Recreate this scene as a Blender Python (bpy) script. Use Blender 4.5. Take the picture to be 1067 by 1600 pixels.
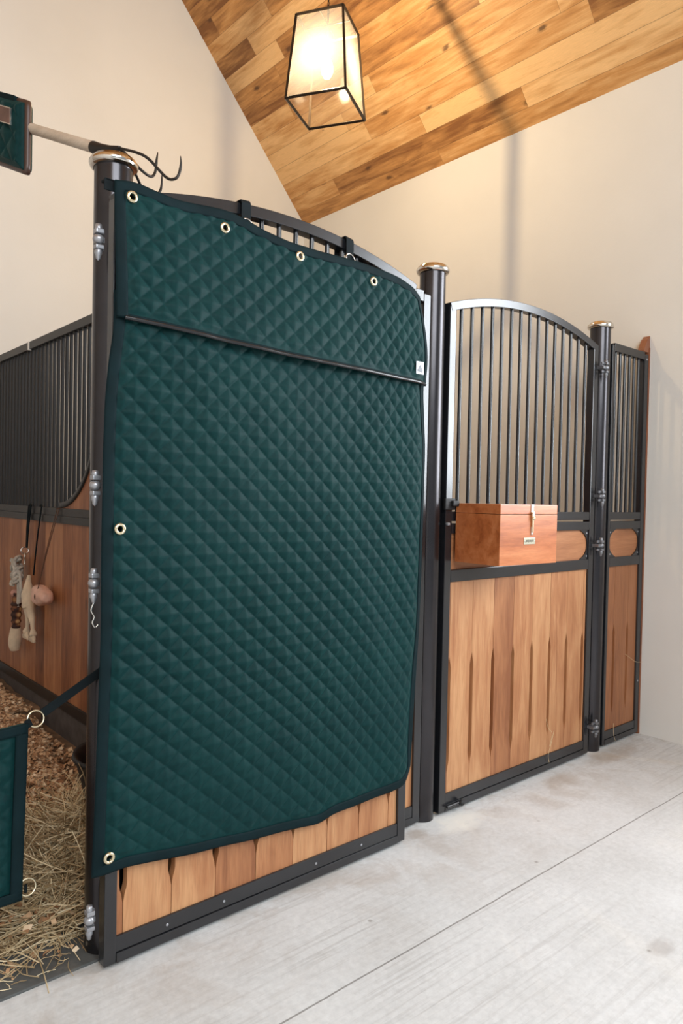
import bpy, bmesh, math, random
from mathutils import Vector, Matrix, noise
random.seed(7)
PI = math.pi
for o in list(bpy.data.objects): bpy.data.objects.remove(o)
S = bpy.context.scene
COL = S.collection

# ------------------------------------------------------------------ camera
yaw, pitch, roll, FPX = 0.7180, -0.0207, 0.0206, 1124.8
fwd0 = Vector((math.sin(yaw), math.cos(yaw), 0)); right0 = Vector((math.cos(yaw), -math.sin(yaw), 0)); up0 = Vector((0, 0, 1))
fw = fwd0 * math.cos(pitch) + up0 * math.sin(pitch); up = up0 * math.cos(pitch) - fwd0 * math.sin(pitch)
rt = right0 * math.cos(roll) + up * math.sin(roll); up = up * math.cos(roll) - right0 * math.sin(roll)
cd = bpy.data.cameras.new('camera'); cam = bpy.data.objects.new('camera', cd); COL.objects.link(cam)
cam.matrix_world = Matrix(((rt.x, up.x, -fw.x, -4.1388), (rt.y, up.y, -fw.y, -2.0692), (rt.z, up.z, -fw.z, 1.3675), (0, 0, 0, 1)))
cd.sensor_fit = 'HORIZONTAL'; cd.sensor_width = 36; cd.lens = 36 * FPX / 1067; cd.clip_start = 0.02
S.camera = cam

# ------------------------------------------------------------------ light
S.view_settings.view_transform = 'Standard'; S.view_settings.look = 'None'
S.view_settings.gamma = 1; S.view_settings.use_curve_mapping = False
S.view_settings.exposure = -0.20
W = bpy.data.worlds.new('world'); S.world = W; W.use_nodes = True
W.node_tree.nodes['Background'].inputs[0].default_value = (0.86, 0.93, 1.0, 1)
W.node_tree.nodes['Background'].inputs[1].default_value = 0.50

def area(name, loc, target, sx, sy, power, color):
    l = bpy.data.lights.new(name, 'AREA'); l.shape = 'RECTANGLE'; l.size = sx; l.size_y = sy; l.energy = power; l.color = color
    o = bpy.data.objects.new(name, l); COL.objects.link(o); o.location = loc
    o.rotation_euler = (Vector(target) - Vector(loc)).to_track_quat('-Z', 'Y').to_euler()
    return o
# daylight through the open side of the aisle behind the camera and through the window in the right wall
area('daylight_aisle', (-4.4, -5.6, 4.2), (-2.6, -.6, 0.6), 4.0, 2.6, 365, (0.92, 0.97, 1.0))
area('daylight_window', (0.36, -2.0, 2.40), (-1.0, -2.0, 2.40), 2.1, 2.1, 260, (0.90, 0.95, 1.0))

# ------------------------------------------------------------------ helpers
def tag(o, label=None, cat=None, group=None, kind=None):
    if label: o['label'] = label
    if cat: o['category'] = cat
    if group: o['group'] = group
    if kind: o['kind'] = kind
    return o

def thing(name, loc, label, cat, group=None):
    o = bpy.data.objects.new(name, None); COL.objects.link(o); o.location = loc; o.empty_display_size = 0.1
    return tag(o, label, cat, group)

def origin(o):
    v = Vector((0, 0, 0))
    while o: v += o.location; o = o.parent
    return v

class MB:
    """collects shapes in world coordinates; build() links them as one mesh object"""
    def __init__(s): s.v = []; s.f = []; s.sm = []
    def add(s, vs, fs, smooth=False, M=None):
        n = len(s.v)
        s.v += [tuple(M @ Vector(p)) if M else tuple(p) for p in vs]
        s.f += [tuple(i + n for i in f) for f in fs]; s.sm += [smooth] * len(fs); return s
    def box(s, x0, x1, y0, y1, z0, z1, c=0.0, M=None):
        bm = bmesh.new(); bmesh.ops.create_cube(bm, size=1)
        for v in bm.verts: v.co = Vector(((x0 + x1) / 2 + v.co.x * (x1 - x0), (y0 + y1) / 2 + v.co.y * (y1 - y0), (z0 + z1) / 2 + v.co.z * (z1 - z0)))
        if c > 0: bmesh.ops.bevel(bm, geom=bm.edges[:], offset=c, segments=2, profile=0.6, affect='EDGES')
        bm.verts.index_update()
        s.add([v.co.copy() for v in bm.verts], [[v.index for v in f.verts] for f in bm.faces], False, M); bm.free(); return s
    def lathe(s, prof, o=(0, 0, 0), n=24, axis='z', M=None, smooth=True, caps=True):
        vs = []; fs = []
        for r, h in prof:
            for i in range(n):
                a = 2 * PI * i / n; p = (r * math.cos(a), r * math.sin(a), h)
                if axis == 'y': p = (p[0], p[2], p[1])
                if axis == 'x': p = (p[2], p[0], p[1])
                vs.append((p[0] + o[0], p[1] + o[1], p[2] + o[2]))
        for k in range(len(prof) - 1):
            for i in range(n):
                j = (i + 1) % n; fs.append((k * n + i, k * n + j, (k + 1) * n + j, (k + 1) * n + i))
        s.add(vs, fs, smooth, M)
        if caps:
            for k in (0, len(prof) - 1):
                if prof[k][0] > 1e-5: s.add(vs[k * n:(k + 1) * n], [tuple(range(n))], False, M)
        return s
    def tube(s, pts, r, n=8, closed=False, cap=True, sq=None):
        pts = [Vector(p) for p in pts]; m = len(pts); vs = []; fs = []
        rs = r if isinstance(r, (list, tuple)) else [r] * m
        T = (pts[1] - pts[0]).normalized(); N = T.orthogonal().normalized()
        for i, p in enumerate(pts):
            if closed: t = (pts[(i + 1) % m] - pts[i - 1]).normalized()
            else: t = (pts[min(i + 1, m - 1)] - pts[max(i - 1, 0)]).normalized()
            q = T.rotation_difference(t); N = q @ N; T = t; B = T.cross(N)
            for k in range(n):
                a = 2 * PI * k / n + (PI / 4 if n == 4 else 0)
                vs.append(p + (N * math.cos(a) + B * math.sin(a)) * rs[i])
        for i in range(m if closed else m - 1):
            j = (i + 1) % m
            for k in range(n): l = (k + 1) % n; fs.append((i * n + k, i * n + l, j * n + l, j * n + k))
        s.add(vs, fs, n > 4)
        if cap and not closed: s.add(vs[:n], [tuple(range(n))[::-1]]); s.add(vs[-n:], [tuple(range(n))])
        return s
    def prism(s, poly, y0, y1, plane='xz', M=None):
        """poly in plane, extruded along the third axis"""
        n = len(poly)
        def P(a, b, c): return (a, c, b) if plane == 'xz' else ((c, a, b) if plane == 'yz' else (a, b, c))
        vs = [P(a, b, y0) for a, b in poly] + [P(a, b, y1) for a, b in poly]
        s.add(vs, [tuple(range(n)), tuple(range(n, 2 * n))[::-1]] + [(i, (i + 1) % n, n + (i + 1) % n, n + i) for i in range(n)], False, M); return s
    def ball(s, c, r, n=16, sc=(1, 1, 1), M=None):
        prof = [(max(1e-4, math.sin(PI * k / (n // 2))) * r, -math.cos(PI * k / (n // 2)) * r) for k in range(n // 2 + 1)]
        vs = []; 
        t = MB(); t.lathe(prof, n=n, caps=False)
        s.add([(c[0] + p[0] * sc[0], c[1] + p[1] * sc[1], c[2] + p[2] * sc[2]) for p in t.v], t.f, True, M); return s
    tmap = None
    def build(s, name, mat, parent=None, bevel=0.0):
        if MB.tmap: s.v = [MB.tmap(p) for p in s.v]
        me = bpy.data.meshes.new(name); o = bpy.data.objects.new(name, me); COL.objects.link(o)
        off = Vector((0, 0, 0))
        if parent: o.parent = parent; off = origin(parent)
        me.from_pydata([tuple(Vector(p) - off) for p in s.v], [], s.f); me.materials.append(mat)
        me.polygons.foreach_set('use_smooth', s.sm)
        bm = bmesh.new(); bm.from_mesh(me); bmesh.ops.recalc_face_normals(bm, faces=bm.faces[:]); bm.to_mesh(me); bm.free()
        me.update()
        if bevel:
            m = o.modifiers.new('b', 'BEVEL'); m.width = bevel; m.segments = 2; m.limit_method = 'ANGLE'
        return o

def place_base(o, p):
    """puts a one-mesh thing's origin at p (its base) without moving the mesh"""
    p = Vector(p)
    for v in o.data.vertices: v.co -= p
    o.location = p; return o

# ------------------------------------------------------------------ materials
def newmat(name):
    m = bpy.data.materials.new(name); m.use_nodes = True; nt = m.node_tree
    return m, nt, nt.nodes['Principled BSDF']
class NT:
    def __init__(s, nt): s.nt = nt
    def n(s, t, **kw):
        nd = s.nt.nodes.new(t)
        for k, v in kw.items(): setattr(nd, k, v)
        return nd
    def L(s, a, b): s.nt.links.new(a, b)
    def val(s, x, sock):
        if isinstance(x, (int, float)): sock.default_value = x
        elif isinstance(x, tuple): sock.default_value = x
        else: s.L(x, sock)
    def math(s, op, a, b=0.0, c=None):
        nd = s.n('ShaderNodeMath', operation=op); s.val(a, nd.inputs[0]); s.val(b, nd.inputs[1])
        if c is not None: s.val(c, nd.inputs[2])
        return nd.outputs[0]
    def comb(s, x, y, z):
        nd = s.n('ShaderNodeCombineXYZ'); s.val(x, nd.inputs[0]); s.val(y, nd.inputs[1]); s.val(z, nd.inputs[2]); return nd.outputs[0]
    def noise(s, vec, scale, detail=4, rough=0.55, dist=0.0):
        nd = s.n('ShaderNodeTexNoise'); s.L(vec, nd.inputs['Vector']); nd.inputs['Scale'].default_value = scale
        nd.inputs['Detail'].default_value = detail; nd.inputs['Roughness'].default_value = rough; nd.inputs['Distortion'].default_value = dist
        return nd.outputs['Fac']
    def ramp(s, fac, stops):
        nd = s.n('ShaderNodeValToRGB'); s.L(fac, nd.inputs[0]); el = nd.color_ramp.elements
        while len(el) < len(stops): el.new(0.5)
        for e, (p, c) in zip(el, stops): e.position = p; e.color = (c, c, c, 1) if isinstance(c, (int, float)) else (*c, 1)
        return nd.outputs[0]
    def mix(s, fac, a, b, mode='MIX'):
        nd = s.n('ShaderNodeMix', data_type='RGBA', blend_type=mode); s.val(fac, nd.inputs[0])
        for x, i in ((a, 6), (b, 7)):
            if isinstance(x, tuple): nd.inputs[i].default_value = (*x[:3], 1)
            else: s.L(x, nd.inputs[i])
        return nd.outputs[2]
    def bump(s, h, strength, dist, bsdf):
        nd = s.n('ShaderNodeBump'); nd.inputs['Strength'].default_value = strength; nd.inputs['Distance'].default_value = dist
        s.L(h, nd.inputs['Height']); s.L(nd.outputs[0], bsdf.inputs['Normal'])
    def obj(s):
        t = s.n('ShaderNodeTexCoord'); sp = s.n('ShaderNodeSeparateXYZ'); s.L(t.outputs['Object'], sp.inputs[0])
        return t.outputs['Object'], sp.outputs[0], sp.outputs[1], sp.outputs[2]

def plain(name, col, rough=0.5, metal=0.0, var=0.0, bump=0.0, bscale=300, sheen=0.0):
    m, nt, b = newmat(name); N = NT(nt)
    v, x, y, z = N.obj()
    f = N.noise(v, 14, 5)
    lo = tuple(c * (1 - var) for c in col); hi = tuple(min(1, c * (1 + var)) for c in col)
    N.L(N.ramp(f, [(0.3, lo), (0.7, hi)]), b.inputs['Base Color'])
    b.inputs['Roughness'].default_value = rough; b.inputs['Metallic'].default_value = metal
    if sheen: b.inputs['Sheen Weight'].default_value = sheen; b.inputs['Sheen Roughness'].default_value = 0.4
    if bump: N.bump(N.noise(v, bscale, 2), bump, 0.001, b)
    return m

def wood(name, dark, mid, light, along='z', across='x', width=0.155, off=0.0, length=None, rough=0.5, var=0.35, knots=0.5, bump=0.15, seam=0.0, grain=1.0, coat=0.0):
    m, nt, b = newmat(name); N = NT(nt)
    v, x, y, z = N.obj(); D = dict(x=x, y=y, z=z)
    third = [k for k in 'xyz' if k not in (along, across)][0]
    A, C, T = D[along], D[across], D[third]
    if along == 'slope': pass
    u = N.math('DIVIDE', N.math('ADD', C, off), width); row = N.math('FLOOR', u)
    wn = N.n('ShaderNodeTexWhiteNoise', noise_dimensions='1D'); N.L(row, wn.inputs['W']); r1 = wn.outputs['Value']
    if length:
        s2 = N.math('DIVIDE', N.math('ADD', A, N.math('MULTIPLY', r1, length)), length); cc = N.math('FLOOR', s2)
        wn2 = N.n('ShaderNodeTexWhiteNoise', noise_dimensions='2D'); N.L(N.comb(row, cc, 0.0), wn2.inputs['Vector']); r = wn2.outputs['Value']
    else: r = r1
    g = N.comb(N.math('ADD', N.math('MULTIPLY', C, 1.0), N.math('MULTIPLY', r, 37.0)), N.math('ADD', T, N.math('MULTIPLY', r, 11.0)), N.math('MULTIPLY', A, 0.09))
    f1 = N.noise(g, 42 * grain, 6, 0.6, 0.6)
    g2 = N.comb(N.math('ADD', C, N.math('MULTIPLY', r, 19.0)), T, N.math('MULTIPLY', A, 0.22))
    f2 = N.noise(g2, 9 * grain, 3, 0.5, 1.2)
    f = N.math('ADD', N.math('MULTIPLY', f1, 0.5), N.math('MULTIPLY', f2, 0.5))
    f = N.math('ADD', f, N.math('MULTIPLY', N.math('SUBTRACT', r, 0.5), var))
    col = N.ramp(f, [(0.28, dark), (0.48, mid), (0.70, light)])
    fine = N.noise(N.comb(C, T, N.math('MULTIPLY', A, 0.03)), 500, 2)
    col = N.mix(0.22, col, N.ramp(fine, [(0.3, 0.25), (0.6, 1.0)]), 'MULTIPLY')
    if knots:
        vo = N.n('ShaderNodeTexVoronoi', voronoi_dimensions='2D'); vo.inputs['Scale'].default_value = 3.4
        N.L(N.comb(N.math('ADD', C, N.math('MULTIPLY', r, 5.0)), N.math('MULTIPLY', A, 0.42), 0.0), vo.inputs['Vector'])
        kd = N.math('ADD', vo.outputs['Distance'], N.math('MULTIPLY', N.noise(g2, 60, 3), 0.10)); kd = N.math('ADD', kd, N.math('MULTIPLY', N.math('GREATER_THAN', r, 0.6), 0.05))
        k = N.ramp(kd, [(0.075, 1.0), (0.115, 0.0)])
        col = N.mix(N.math('MULTIPLY', k, knots), col, tuple(c * 0.35 for c in dark), 'MIX')
    if seam:
        fr = N.math('FRACT', u); e = N.math('MINIMUM', fr, N.math('SUBTRACT', 1.0, fr))
        sm = N.math('LESS_THAN', e, seam)
        if length:
            fr2 = N.math('FRACT', s2); sm = N.math('MAXIMUM', sm, N.math('LESS_THAN', fr2, seam * width / length * 1.2))
        col = N.mix(N.math('MULTIPLY', sm, 0.55), col, tuple(c * 0.3 for c in dark), 'MIX')
    N.L(col, b.inputs['Base Color']); b.inputs['Roughness'].default_value = rough
    b.inputs['Coat Weight'].default_value = coat; b.inputs['Coat Roughness'].default_value = 0.25
    if bump: N.bump(f1, bump, 0.002, b)
    return m

M_metal = plain('gunmetal_paint', (0.013, 0.014, 0.017), 0.26, 0.2, 0.12, 0.05, 900)
M_post = plain('post_paint', (0.045, 0.042, 0.046), 0.22, 0.8, 0.1, 0.05, 700)
for m_ in (M_metal, M_post): m_.node_tree.nodes['Principled BSDF'].inputs['Specular IOR Level'].default_value = 0.9
M_pmetal = plain('partition_metal', (0.016, 0.015, 0.015), 0.4, 0.0, 0.12, 0.05, 900); M_pmetal.node_tree.nodes['Principled BSDF'].inputs['Specular IOR Level'].default_value = 0.3
M_hinge = plain('zinc_grey', (0.38, 0.39, 0.42), 0.38, 0.65, 0.15)
M_hinged = plain('dark_zinc', (0.20, 0.205, 0.22), 0.38, 0.65, 0.15)
M_chrome = plain('polished_nickel', (0.72, 0.68, 0.62), 0.13, 1.0, 0.05, 0.3, 45)
M_brass = plain('pale_brass', (0.75, 0.66, 0.46), 0.25, 0.9, 0.1)
M_silver = plain('silver_metal', (0.7, 0.7, 0.68), 0.25, 0.95, 0.1)
M_black = plain('black_webbing', (0.006, 0.010, 0.012), 0.75, 0, 0.2, 0.3, 1500)
M_rubber = plain('black_rubber', (0.008, 0.008, 0.009), 0.6, 0, 0.2)
M_binding = plain('binding_cloth', (0.0022, 0.012, 0.015), 0.75, 0, 0.2, 0.3, 1500)
M_piping = plain('black_piping', (0.012, 0.012, 0.014), 0.28, 0, 0.1)
M_board = wood('door_boards', (0.24, 0.085, 0.032), (0.39, 0.165, 0.068), (0.54, 0.28, 0.13), width=0.155, off=0.869, var=0.24, knots=0.0)
M_insert = wood('oval_insert_wood', (0.24, 0.085, 0.032), (0.36, 0.145, 0.06), (0.48, 0.22, 0.10), along='x', across='z', width=1.0, off=0.5, var=0.0, knots=0.0)
M_part = wood('partition_boards', (0.17, 0.055, 0.020), (0.30, 0.110, 0.042), (0.46, 0.20, 0.085), along='z', across='y', width=0.14, var=0.30, knots=0.5, seam=0.012)
M_side = wood('side_boards', (0.19, 0.065, 0.025), (0.30, 0.115, 0.045), (0.38, 0.16, 0.07), width=0.155, var=0.15, knots=0.0)
M_box = wood('varnished_box', (0.26, 0.060, 0.014), (0.46, 0.135, 0.040), (0.60, 0.22, 0.085), along='x', across='z', width=2.0, off=1.0, var=0.0, knots=0.5, rough=0.3, coat=0.5)
M_batten = wood('wall_batten', (0.13, 0.045, 0.02), (0.24, 0.085, 0.04), (0.33, 0.14, 0.07), width=1, off=0.5, var=0, knots=0)
M_handle = wood('ash_handle', (0.42, 0.33, 0.25), (0.55, 0.45, 0.35), (0.66, 0.57, 0.47), along='y', across='x', width=1, off=0.5, var=0, knots=0)

def quilt_mat():
    m, nt, b = newmat('quilted_green_cloth'); N = NT(nt); v, x, y, z = N.obj()
    f = N.noise(v, 5, 4); g = N.noise(v, 90, 3)
    N.L(N.mix(0.5, N.ramp(f, [(0.3, (0.0009, 0.020, 0.022)), (0.7, (0.0018, 0.031, 0.031))]), N.ramp(g, [(0.3, (0.0008, 0.016, 0.018)), (0.75, (0.0030, 0.036, 0.036))])), b.inputs['Base Color'])
    b.inputs['Roughness'].default_value = 0.58; b.inputs['Sheen Weight'].default_value = 0.06; b.inputs['Sheen Roughness'].default_value = 0.45
    b.inputs['Sheen Tint'].default_value = (0.35, 0.9, 0.85, 1); b.inputs['Specular IOR Level'].default_value = 0.12
    N.bump(N.noise(v, 600, 3), 0.3, 0.001, b); return m
M_quilt = quilt_mat()
for m_ in (M_binding, M_black): m_.node_tree.nodes['Principled BSDF'].inputs['Specular IOR Level'].default_value = 0.15

def plaster_mat():
    m, nt, b = newmat('smooth_plaster'); N = NT(nt); v, x, y, z = N.obj()
    f = N.noise(v, 1.1, 4); N.L(N.ramp(f, [(0.3, (0.665, 0.65, 0.615)), (0.7, (0.715, 0.70, 0.665))]), b.inputs['Base Color'])
    b.inputs['Roughness'].default_value = 0.85; N.bump(N.noise(v, 60, 4), 0.12, 0.004, b); return m
M_plaster = plaster_mat()

def concrete_mat():
    m, nt, b = newmat('brushed_concrete'); N = NT(nt); v, x, y, z = N.obj()
    f = N.noise(v, 1.6, 6, 0.6); base = N.ramp(f, [(0.25, (0.55, 0.555, 0.55)), (0.55, (0.66, 0.675, 0.68)), (0.8, (0.75, 0.77, 0.775))])
    fine = N.noise(v, 45, 5, 0.7); base = N.mix(0.35, base, N.ramp(fine, [(0.3, 0.55), (0.65, 1.0)]), 'MULTIPLY')
    # broom lines run along the aisle
    ln = N.noise(N.comb(N.math('MULTIPLY', x, 0.03), N.math('ADD', y, N.math('MULTIPLY', x, 0.012)), 0.0), 55, 4, 0.7)
    area_ = N.noise(v, 0.9, 2); lm = N.math('MULTIPLY', N.ramp(ln, [(0.50, 0.0), (0.62, 1.0)]), N.ramp(area_, [(0.42, 0.1), (0.6, 1.0)]))
    base = N.mix(N.math('MULTIPLY', lm, 0.38), base, (0.33, 0.32, 0.31))
    # dirt along the stall fronts
    near = N.ramp(N.math('ADD', y, 1.0), [(0.35, 0.0), (0.93, 1.0)])
    st = N.math('MULTIPLY', near, N.ramp(N.noise(v, 4.5, 6, 0.65, 0.6), [(0.47, 0.0), (0.62, 1.0)]))
    base = N.mix(N.math('MULTIPLY', st, 0.42), base, (0.34, 0.27, 0.21))
    def spot(cx, cy, rx, ry, colr, amt, inner=0.5):
        nonlocal base
        d = N.n('ShaderNodeVectorMath', operation='LENGTH')
        w = N.math('MULTIPLY', N.math('SUBTRACT', N.noise(v, 11, 5, 0.7), 0.42), 3.2)
        N.L(N.comb(N.math('DIVIDE', N.math('SUBTRACT', x, cx), rx), N.math('DIVIDE', N.math('SUBTRACT', y, cy), ry), w), d.inputs[0])
        k = N.ramp(d.outputs['Value'], [(inner, 1.0), (1.0, 0.0)]); base = N.mix(N.math('MULTIPLY', k, amt), base, colr)
    spot(-0.99, -0.17, 0.17, 0.10, (0.33, 0.26, 0.20), 0.42, 0.3)
    spot(-0.45, -0.13, 0.3, 0.09, (0.35, 0.27, 0.20), 0.45)
    spot(-1.75, -0.13, 0.17, 0.10, (0.74, 0.74, 0.70), 0.9)
    spot(-2.0, -0.10, 0.10, 0.05, (0.33, 0.27, 0.22), 0.5)
    spot(-1.93, -1.087, 0.07, 0.045, (0.33, 0.30, 0.28), 0.5)
    spot(-0.95, -0.95, 0.22, 0.08, (0.40, 0.38, 0.36), 0.45)
    specks = N.n('ShaderNodeTexVoronoi'); specks.inputs['Scale'].default_value = 7; N.L(v, specks.inputs['Vector'])
    sp = N.math('MULTIPLY', N.ramp(specks.outputs['Distance'], [(0.03, 1.0), (0.07, 0.0)]), N.ramp(N.noise(v, 2.2, 2), [(0.5, 0.0), (0.56, 1.0)]))
    base = N.mix(N.math('MULTIPLY', sp, 0.6), base, (0.20, 0.18, 0.16))
    # saw-cut joint
    jy = N.math('ABSOLUTE', N.math('ADD', N.math('ADD', y, 0.60), N.math('MULTIPLY', N.math('SUBTRACT', N.noise(v, 3, 2), 0.5), 0.008)))
    j = N.math('LESS_THAN', jy, 0.0028); base = N.mix(N.math('MULTIPLY', j, 0.75), base, (0.15, 0.14, 0.13))
    N.L(base, b.inputs['Base Color']); b.inputs['Roughness'].default_value = 0.6
    N.bump(N.math('SUBTRACT', N.math('ADD', fine, ln), j), 0.25, 0.003, b); return m
M_conc = concrete_mat()

def glass_mat():
    m = bpy.data.materials.new('seeded_glass'); m.use_nodes = True; nt = m.node_tree; N = NT(nt)
    nt.nodes.remove(nt.nodes['Principled BSDF']); out = nt.nodes['Material Output']
    tr = N.n('ShaderNodeBsdfTransparent'); tr.inputs[0].default_value = (1, 0.99, 0.97, 1)
    gl = N.n('ShaderNodeBsdfGlossy'); gl.inputs['Roughness'].default_value = 0.12
    tl = N.n('ShaderNodeBsdfTranslucent'); tl.inputs[0].default_value = (0.82, 0.90, 1.0, 1)
    a = N.n('ShaderNodeMixShader'); a.inputs[0].default_value = 0.03; N.L(tr.outputs[0], a.inputs[1]); N.L(tl.outputs[0], a.inputs[2])
    fr = N.n('ShaderNodeLayerWeight'); fr.inputs[0].default_value = .5; fk_ = N.math('MULTIPLY_ADD', N.math('POWER', fr.outputs['Facing'], 5.0), .35, .02)
    c = N.n('ShaderNodeMixShader'); N.L(fk_, c.inputs[0]); N.L(a.outputs[0], c.inputs[1]); N.L(gl.outputs[0], c.inputs[2])
    N.L(c.outputs[0], out.inputs[0]); return m
M_glass = glass_mat()

def emit(name, col, st):
    m, nt, b = newmat(name); b.inputs['Emission Color'].default_value = (*col, 1); b.inputs['Emission Strength'].default_value = st
    b.inputs['Base Color'].default_value = (*col, 1); return m
M_bulb = bpy.data.materials.new('lit_bulb'); M_bulb.use_nodes = True; _n = NT(M_bulb.node_tree)
M_bulb.node_tree.nodes.remove(M_bulb.node_tree.nodes['Principled BSDF'])
_t = _n.n('ShaderNodeBsdfTransparent'); _e = _n.n('ShaderNodeEmission'); _e.inputs[0].default_value = (1, .80, .55, 1); _e.inputs[1].default_value = 8
_a = _n.n('ShaderNodeAddShader'); _n.L(_t.outputs[0], _a.inputs[0]); _n.L(_e.outputs[0], _a.inputs[1]); _n.L(_a.outputs[0], M_bulb.node_tree.nodes['Material Output'].inputs[0])

# ------------------------------------------------------------------ the setting
XW = 0.012; D = 3.291; HC = 4.074; SL = 1.1366; XL = -6.6
def struct(name, mb, mat, **k): o = mb.build(name, mat, **k); o['kind'] = 'structure'; return o
struct('floor', MB().box(-9, 4, -9, D + .1, -0.12, 0.0), M_conc)
wr = MB().box(XW, XW + .25, -.95, D, 0, HC + .02).box(XW, XW + .25, -5.0, -3.05, 0, HC + .02).box(XW, XW + .25, -3.05, -.95, 0, 1.35).box(XW, XW + .25, -3.05, -.95, 3.45, HC + .02)
struct('wall_right', wr, M_plaster)
wf = MB()
for a, b_ in ((-3.05, -3.0), (-1.0, -.95), (-2.02, -1.98)): wf.box(XW + .12, XW + .18, a, b_, 1.35, 3.45)
for a, b_ in ((1.35, 1.40), (3.40, 3.45), (2.38, 2.41)): wf.box(XW + .125, XW + .175, -3.0, -1.0, a, b_)
struct('window_1', wf, M_metal)
zr = HC - XL / 2 * SL
bw = MB().prism([(XL, 0), (XW + .25, 0), (XW + .25, HC), (XW, HC), (XL / 2, zr), (XL, HC)], D, D + .2)
struct('wall_back', bw, M_plaster)
struct('wall_left', MB().box(XL - .25, XL, -5.0, D, 0, HC + .02), M_plaster)
# ceiling: two plank-clad slopes
def slope_obj(name, x0, z0, x1, z1, mat):
    L = math.hypot(x1 - x0, z1 - z0); a = math.atan2(z1 - z0, x1 - x0)
    mb = MB().box(-0.3, L, -5.0, D + .2, 0, 0.12)
    me_o = mb.build(name, mat); me_o.location = (x0, 0, z0); me_o.rotation_euler = (0, -a, 0); me_o['kind'] = 'structure'; return me_o
M_ceil = wood('pine_ceiling', (0.23, 0.09, 0.022), (0.55, 0.27, 0.085), (0.80, 0.50, 0.23), along='y', across='x', width=0.135, off=0.02, length=1.9, var=0.42, knots=0.85, seam=0.012, rough=0.55, bump=0.12, grain=0.8)
slope_obj('ceiling', XW, HC, XL / 2, zr, M_ceil)
a2 = MB().box(-0.3, math.hypot(XL / 2, zr - HC), -5.0, D + .2, -0.12, 0)
o = a2.build('ceiling', M_ceil); o.location = (XL, 0, HC); o.rotation_euler = (0, -math.atan2(zr - HC, -XL / 2), 0); o['kind'] = 'structure'

# ------------------------------------------------------------------ posts
def stall_post(x, label):
    t = thing('stall_post', (x, 0, 0), label, 'post', 'round stall posts')
    MB().lathe([(0.055, 0.0), (0.055, 2.335)], (x, 0, 0), 48).build('post_tube', M_post, t)
    c = MB().lathe([(0.056, 2.318), (0.066, 2.320), (0.070, 2.327), (0.070, 2.335), (0.066, 2.342), (0.060, 2.345), (0.058, 2.350), (0.040, 2.357), (0.0005, 2.361)], (x, 0, 0), 48, caps=False).build('post_cap', M_chrome, t)
    c['label'] = 'polished nickel cap'
    return t
P1, P2, P3 = -3.25, -1.8455, -0.4713
stall_post(P1, 'thick round dark metal post with nickel cap at the hinged edge of the blanket-covered door')
stall_post(P2, 'round dark metal post with nickel cap left of the door with the wooden box')
stall_post(P3, 'round dark metal post with nickel cap beside the narrow barred panel near the white wall')

# ------------------------------------------------------------------ stall fronts
def boards(x0, x1, y0, y1, z0, z1, seams, s0, s1, w=0.022):
    """upright boards; at each seam a slot with ogee ends between heights s0 and s1"""
    mb = MB(); xs = [x0] + seams + [x1]
    tp = 0.055
    def prof(sign):   # offsets along z of the slot edge
        pts = []
        for z, k in ((s0, 0), (s0 + tp * .45, .35), (s0 + tp * .75, .8), (s0 + tp, 1), (s1 - tp, 1), (s1 - tp * .7, .8), (s1 - tp * .35, .35), (s1, 0)): pts.append((z, k * w / 2 * sign))
        return pts
    for i in range(len(xs) - 1):
        a, b = xs[i] + 0.0011, xs[i + 1] - 0.0011
        if b - a < 0.012: continue
        P = [(a, z0), (b, z0)]
        if i < len(xs) - 2: P += [(b + dx, z) for z, dx in prof(-1)]
        P += [(b, z1), (a, z1)]
        if i > 0: P += [(a + dx, z) for z, dx in reversed(prof(1))]
        mb.prism(P, y0, y1)
    return mb

def arch_rail(x0, x1, z_end, z_mid, yf, yb, h, n=40):
    c = (x1 - x0) / 2; s = z_mid - z_end; R = (c * c + s * s) / (2 * s); zc = z_mid - R; xm = (x0 + x1) / 2
    A = math.asin(c / R); mb = MB(); vs = []; fs = []
    for i in range(n + 1):
        a = -A + 2 * A * i / n
        for r, y in ((R, yf), (R - h, yf), (R - h, yb), (R, yb)): vs.append((xm + r * math.sin(a), y, zc + r * math.cos(a)))
    for i in range(n):
        for k in range(4): l = (k + 1) % 4; fs.append((i * 4 + k, i * 4 + l, i * 4 + 4 + l, i * 4 + 4 + k))
    fs += [(0, 1, 2, 3), (n * 4 + 3, n * 4 + 2, n * 4 + 1, n * 4)]
    mb.add(vs, fs)
    return mb, (lambda x: zc + math.sqrt(max(0, (R - h) ** 2 - (x - xm) ** 2)))

def hinge(t, x, y, z, mat, arm_to, arm_y, flip=1):
    mb = MB(); k = .74
    mb.lathe([(0.0005, .060 * k), (.011 * k, .058 * k), (.013 * k, .046 * k), (.013 * k, .040 * k)], (x, y, z), 16)
    mb.box(x - .015 * k, x + .017 * k, y - .017 * k, y + .017 * k, z + .022 * k, z + .040 * k, .003)
    mb.ball((x, y, z + .002 * k), 0.0215 * k, 20, (1, 1, .9))
    mb.box(x - .015 * k, x + .017 * k, y - .017 * k, y + .017 * k, z - .036 * k, z - .020 * k, .003)
    mb.lathe([(.012 * k, -.036 * k), (.014 * k, -.042 * k), (.014 * k, -.052 * k), (.010 * k, -.060 * k), (.009 * k, -.070 * k), (0.0005, -.078 * k)], (x, y, z), 16)
    h = mb.build('hinge', mat, t)
    am = MB()
    for dz in (.023, -.021): am.box(min(x, arm_to), max(x, arm_to), y + .001, y + .010, z + dz - .006, z + dz + .006, .002)
    am.box(min(x, arm_to), max(x, arm_to), y - .006, arm_y, z - .007, z + .009, .002)
    am.build('hinge_arm', mat, h)
    return h

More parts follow.
